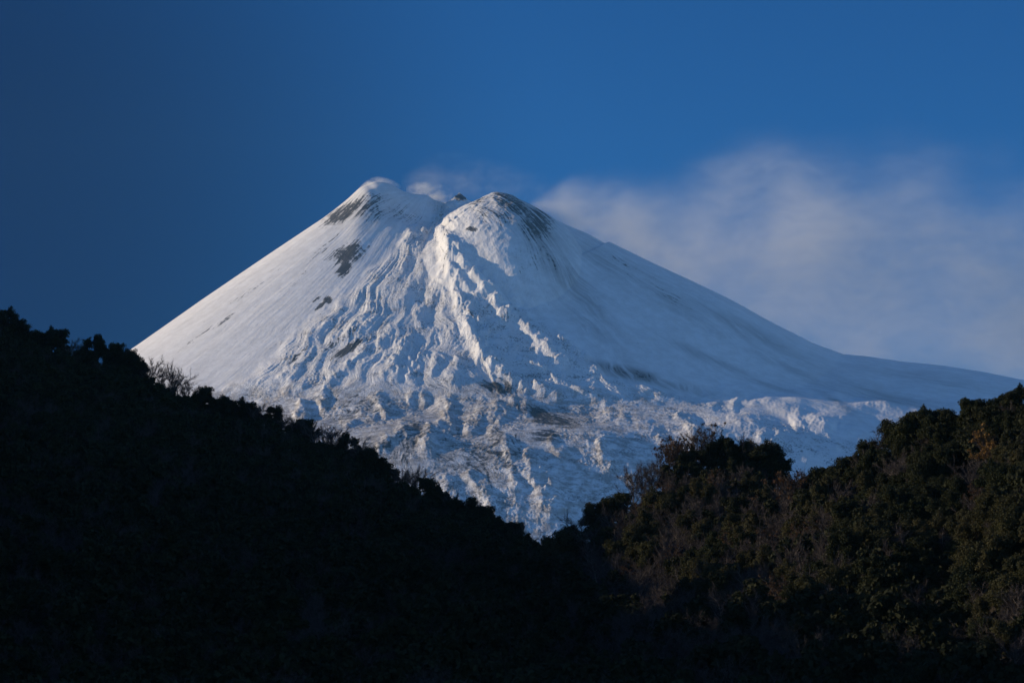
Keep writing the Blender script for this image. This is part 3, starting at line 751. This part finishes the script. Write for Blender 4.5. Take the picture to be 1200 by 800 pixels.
TREES = []                        # dicts: kind, i, x, y, z, sc, rz, sz, sky (order on a skyline or None)
rnd = random.Random(5)
NV = {'evergreen_tree': 6, 'leafy_tree': 6, 'bare_tree': 5, 'withered_tree': 5, 'autumn_tree': 1}
CODE = {'E': 'evergreen_tree', 'L': 'leafy_tree', 'B': 'bare_tree', 'W': 'withered_tree', 'A': 'autumn_tree'}
def skyline(rows, fn, yfn, where):
    for k, (u, v, c) in enumerate(rows):
        kind = CODE[c[0]]; i = rnd.randrange(NV[kind])
        if len(c) > 1: i = int(c[1])
        Y = yfn(u)+rnd.uniform(-9, -2); a = float(side_tan(u, v)); z = float(fn(np.array(a), np.array(Y)))-.3
        h, wd = PROTO[kind, i][2:]
        need = float(zrow(v, Y))-z
        sz = max(.45, need/(h*(1.13 if c[0] in 'EL' else 1.04)))
        sc = min(max(sz, .78), 1.35 if c[0] in 'EL' else 1.5)*rnd.uniform(.88, 1.08)
        if c[-1] == '+': sc *= 1.15
        TREES.append(dict(kind=kind, i=i, x=a*Y, y=Y, z=z, sc=sc, rz=rnd.uniform(0, 6.28), sz=sz/sc, sky=(where, k), u=u, v=v))
LS = [(4, 362, 'E0'), (20, 377, 'E3'), (38, 389, 'E5'), (66, 384, 'E0'), (86, 398, 'B1'), (112, 393, 'E1'), (133, 405, 'E3'), (150, 412, 'E5'), (160, 418, 'E3'), (173, 420, 'B0'), (186, 432, 'B1'),
      (197, 427, 'B3'), (209, 438, 'B4'), (222, 446, 'B1'), (236, 456, 'E3'), (250, 464, 'E1'), (263, 467, 'E5'), (276, 468, 'E0'), (290, 474, 'E3'), (305, 474, 'B3'), (321, 473, 'E2'), (333, 487, 'B1'),
      (345, 490, 'B4'), (358, 493, 'E3'), (370, 491, 'B0'), (382, 500, 'B3'), (394, 500, 'B4'), (407, 509, 'E1'), (419, 517, 'B1'), (431, 527, 'E5'), (443, 539, 'E3'), (456, 548, 'E0'), (469, 552, 'B1'),
      (482, 544, 'B0'), (493, 549, 'B4'), (505, 563, 'E3'), (517, 571, 'E1'), (530, 579, 'B3'), (542, 585, 'E5'), (555, 592, 'B1'), (568, 595, 'E3'), (580, 603, 'E1'), (592, 609, 'E2'), (604, 614, 'E3'),
      (615, 617, 'B3'), (626, 631, 'E1'), (636, 641, 'E3')]
skyline(LS, hill_z_left, lambda u: np.interp(u, [-700, 0, 640, 1000], [1240, 1150, 1000, 950]), 'left ridge')
RS = [(656, 625, 'L3'), (668, 613, 'E2'), (681, 602, 'B0'), (697, 591, 'L1'), (712, 581, 'E2'), (727, 580, 'E3'), (742, 546, 'B1'), (756, 548, 'B0'), (769, 540, 'B3'), (783, 520, 'W1'), (799, 512, 'W3'),
      (815, 504, 'B4'), (829, 504, 'W0'), (846, 512, 'E0'), (861, 512, 'B1'), (873, 515, 'B4'), (888, 519, 'E5'), (901, 528, 'E1'), (911, 541, 'E3')]
skyline(RS, hill_z_rear, lambda u: np.interp(u, [600, 720, 830, 940, 1200], [735, 770, 800, 790, 760]), 'middle spur')
HS = [(923, 553, 'W3'), (934, 557, 'B3'), (955, 551, 'E3'), (969, 547, 'E1'), (986, 540, 'E3'), (1001, 533, 'E0'), (1018, 512, 'E2'), (1035, 505, 'B1'), (1048, 494, 'E1'), (1063, 492, 'E3'), (1079, 480, 'E0'),
      (1093, 484, 'E3'), (1109, 484, 'E5'), (1126, 480, 'E1'), (1143, 472, 'E3'), (1161, 466, 'E0'), (1181, 460, 'E1'), (1197, 452, 'E0')]
skyline(HS, hill_z_right, lambda u: np.interp(u, [600, 800, 900, 1000, 1100, 1200, 1600], [640, 672, 690, 680, 660, 640, 560]), 'right hill')
def special(u, v, Y, c, sc):
    kind = CODE[c[0]]; i = int(c[1]); a = float(side_tan(u, v)); z, _ = top_ground(np.array(a), np.array(Y)); z = float(z)-.2
    h = PROTO[kind, i][2]; sz = (float(zrow(v, Y))-z)/h
    TREES.append(dict(kind=kind, i=i, x=a*Y, y=Y, z=z, sc=sc, rz=rnd.uniform(0, 6), sz=max(.7, min(1.5, sz/sc)), sky=None, u=u, v=v, special=1))
special(1150, 506, 604, 'A0', 1.12)
for u_, v_, c_ in ((1133, 538, 'B4'), (1167, 540, 'B1'), (1148, 556, 'B3'), (1180, 548, 'L3'), (1120, 552, 'E3')):
    special(u_, v_, 592, c_, .8); TREES[-1]['special'] = 2

def pick(u, v):
    r = rnd.random()
    def ch(E, L, B, W):
        return 'E' if r < E else 'L' if r < E+L else 'B' if r < E+L+B else 'W'
    if u > 1120 and v > 590: return ch(.15, .60, .2, .05)
    if u > 930 and v < 575+max(0, u-930)*.1: return ch(.66, .16, .13, .05)
    if u > 940: return ch(.46, .26, .24, .04)
    if v < 560: return ch(.60, .10, .22, .08)
    if u > 690 and v > 560+max(0, 800-u)*.35: return ch(.06, .20, .58, .16)
    return ch(.26, .28, .22, .24)

sp = 6.0
cand = []
j = 0
for Y in np.arange(430, 800, sp*.9):
    j += 1
    for x in np.arange(-20, 175, sp):
        X_ = x+(j % 2)*sp*.5+rnd.uniform(-1.8, 1.8); Yj = Y+rnd.uniform(-1.8, 1.8)
        cand.append((X_, Yj))
cand = np.array(cand)
zc, which = top_ground(cand[:, 0]/cand[:, 1], cand[:, 1])
uu, vv = project(cand[:, 0], cand[:, 1], zc+4)
YR = np.where(which == 1, np.interp(uu, [600, 720, 830, 940, 1200], [735, 770, 800, 790, 760]), np.interp(uu, [600, 800, 900, 1000, 1100, 1200, 1600], [640, 672, 690, 680, 660, 640, 560]))
ok = (which > 0) & (cand[:, 1] < YR-9) & (uu > 560) & (uu < 1240) & (vv < 840)
for (x, y), z, u, v in zip(cand[ok], zc[ok], uu[ok], vv[ok]):
    if abs(u-1150) < 22 and 578 < y < 616 and v < 590: continue
    kind = CODE[pick(u, v)]; i = rnd.randrange(NV[kind]); sc = rnd.uniform(.70, 1.05)
    TREES.append(dict(kind=kind, i=i, x=float(x), y=float(y), z=float(z)-.3, sc=sc, rz=rnd.uniform(0, 6.28), sz=rnd.uniform(.88, 1.12), sky=None, u=u, v=v))
# how much of each tree shows: nearer crowns painted over farther ones
buf = np.full((400, 600), -1, int)
gy, gx = np.mgrid[0:400, 0:600]
for k in sorted(range(len(TREES)), key=lambda k: -TREES[k]['y']):
    t = TREES[k]; h, wd = PROTO[t['kind'], t['i']][2:]
    u, v = project(t['x'], t['y'], t['z']+h*t['sc']*t['sz']*.52); ru = wd*t['sc']*.46/t['y']/PX/2; rv = h*t['sc']*t['sz']*.48/t['y']/PX/2
    y0, y1, x0, x1 = int(max(0, v/2-rv)), int(min(400, v/2+rv+1)), int(max(0, u/2-ru)), int(min(600, u/2+ru+1))
    if y0 >= y1 or x0 >= x1: continue
    s_ = ((gx[y0:y1, x0:x1]-u/2)/ru)**2+((gy[y0:y1, x0:x1]-v/2)/rv)**2 < 1
    buf[y0:y1, x0:x1][s_] = k
cnt = np.bincount(buf[buf >= 0], minlength=len(TREES))
def in_black(t):                  # the photo shows one black mass here
    u, v = t['u'], t['v']
    return v > np.interp(u, [600, 660, 700, 800, 860, 940, 1000, 1100, 1140, 1200], [640, 655, 672, 700, 716, 716, 700, 640, 735, 770])
order = sorted(range(len(TREES)), key=lambda k: -cnt[k])
single = set(k for k in range(len(TREES)) if TREES[k]['sky'] or TREES[k].get('special'))
for k in order:
    if len(single) >= 300: break
    if cnt[k] >= 22 and not in_black(TREES[k]): single.add(k)
if VERBOSE: print('INFO trees', len(TREES), 'single', len(single))

ORD = 'first second third fourth fifth sixth seventh eighth ninth tenth eleventh twelfth thirteenth fourteenth fifteenth sixteenth seventeenth eighteenth nineteenth twentieth'.split()
def ordw(n):
    if n <= 20: return ORD[n-1]
    tens = {2: 'twenty', 3: 'thirty', 4: 'forty', 5: 'fifty'}[n//10]
    return {20: 'twentieth', 30: 'thirtieth', 40: 'fortieth', 50: 'fiftieth'}[n] if n % 10 == 0 else tens+'-'+ORD[n % 10-1]
LOOK = {'evergreen_tree': 'dark round evergreen', 'leafy_tree': 'olive green leafy tree', 'bare_tree': 'bare grey-brown tree', 'withered_tree': 'half bare rusty-leaved tree', 'autumn_tree': 'golden autumn tree'}
def label_of(t):
    L = LOOK[t['kind']]
    if t.get('special') == 1: return 'golden-orange autumn tree glowing among dark evergreens on the right hill', 'autumn trees'
    if t['sky']:
        w_, k = t['sky']
        if w_ == 'left ridge': return f"{L.replace('grey-brown ', '')} silhouetted on the long dark ridge, {ordw(len(LS)-k)} up from the valley notch", 'trees along the long dark ridge'
        if w_ == 'middle spur': return f"{L} on the middle spur's skyline, {ordw(k+1)} up from the valley notch", 'trees along the skyline of the middle spur'
        return f"{L} on the right hill's skyline, {ordw(k+1)} up from its dip", 'trees along the skyline of the right hill'
    u, v = t['u'], t['v']
    if u > 1110 and v > 575: z = 'near spur beyond the dark gully'
    elif u > 940: z = 'slope under the right hill skyline'
    elif v < 575 and u > 740: z = 'middle spur below its skyline'
    elif u > 690 and v > 560+max(0, 800-u)*.35: z = 'dim brown slope below the middle spur'
    else: z = 'flank between valley notch and middle spur'
    return z, L
inner = {}
for k in sorted(single):
    t = TREES[k]
    if not t['sky'] and t.get('special') != 1: inner.setdefault(label_of(t), []).append(k)
NAMES = {}
for (z, L), ks in inner.items():
    ks.sort(key=lambda k: TREES[k]['u'])
    for n_, k in enumerate(ks):
        g = f'{L}s on the {z}'
        if len(ks) == 1: NAMES[k] = (f'only {L} on the {z}', g)
        elif n_ == 0: NAMES[k] = (f'leftmost {L} on the {z}', g)
        elif n_ == len(ks)-1: NAMES[k] = (f'rightmost {L} on the {z}', g)
        elif len(ks) <= 6: NAMES[k] = (f'{L} {ordw(n_+1)} from left on the {z}', g)
        else: NAMES[k] = (f'{L} amid the crowd on the {z}', g)
for k in sorted(single):
    t = TREES[k]
    e = plant(t['kind'], t['i'], t['x'], t['y'], t['z'], t['sc'], t['rz'], t['sz'])
    lab, grp = NAMES[k] if k in NAMES else label_of(t); tag(e, lab, 'tree', grp)

# the rest of the wood, and all the black woodland, as one mass per hill
LOD = []
for i, (h, w_, nl, cn) in enumerate([(8.0, 8.2, 12, 0), (7.0, 7.0, 10, 0), (8.8, 6.6, 12, .3), (6.6, 7.6, 10, 0)]):
    tr, cr = evergreen(h, w_, nl, 56, .52, cn, 300+i); LOD.append((np.concatenate(cr.v), np.concatenate(cr.f), np.concatenate(cr.sh)))
for i in range(2):
    tr, tw, _ = bare(7.4, 7.0, 330+i, 700, .7); LOD.append((np.concatenate(tw.v), np.concatenate(tw.f), np.concatenate(tw.sh)))
def mass(name, items, label):
    V, F, Sh, M, n = [], [], [], [], 0
    for (x, y, z, sc, rz, q) in items:
        v, f, sh = LOD[q]; c, s_ = math.cos(rz), math.sin(rz)
        R = np.array([[c, -s_, 0], [s_, c, 0], [0, 0, 1]], np.float32)*sc
        V.append(v@R.T+np.array((x, y, z), np.float32)); F.append(f+n); n += len(v); Sh.append(sh); M.append(np.full(len(f), 1 if q >= 4 else 0, np.int32))
    b = Buf(); b.v, b.f, b.sh = V, F, Sh
    me = b.mesh(name, LEAF['dark']); me.materials.append(TWIG); me.polygons.foreach_set('material_index', np.concatenate(M))
    o = bpy.data.objects.new(name, me); COL.objects.link(o); tag(o, label, 'forest', kind='stuff')
items = [(t['x'], t['y'], t['z'], t['sc'], t['rz'], rnd.randrange(4) if t['kind'] in ('evergreen_tree', 'leafy_tree') else 4+rnd.randrange(2)) for k, t in enumerate(TREES) if k not in single]
for Y in np.arange(330, 800, 7.6):
    for x in np.arange(.185*Y, .36*Y, 7.6):
        X_, Y_ = x+rnd.uniform(-2.6, 2.6), Y+rnd.uniform(-2.6, 2.6)
        z, w_ = top_ground(np.array(X_/Y_), np.array(Y_))
        if project(X_, Y_, float(z)+4)[0] < 1240: continue
        items.append((X_, Y_, float(z)-.3, rnd.uniform(.8, 1.1), rnd.uniform(0, 6.28), rnd.randrange(6)))
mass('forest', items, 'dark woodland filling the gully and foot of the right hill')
items = []
for Y in np.arange(400, 1245, 7.2):
    for x in np.arange(-.33*Y, .035*Y+30, 7.2):
        X_, Y_ = x+rnd.uniform(-2.6, 2.6), Y+rnd.uniform(-2.6, 2.6); a = X_/Y_
        z, w_ = top_ground(np.array(a), np.array(Y_))
        u, v = project(X_, Y_, float(z)+4)
        if w_ != 0 or v > 840 or Y_ > np.interp(u, [-700, 0, 640, 1000], [1240, 1150, 1000, 950])-4: continue
        near = float(np.interp(u, [-700, 0, 640, 1000], [1240, 1150, 1000, 950]))-Y_
        items.append((X_, Y_, float(z)-.4, rnd.uniform(.75, 1.05)*(.84 if near < 45 else 1), rnd.uniform(0, 6.28), rnd.randrange(6)))
if VERBOSE: print('INFO forest', len(items))
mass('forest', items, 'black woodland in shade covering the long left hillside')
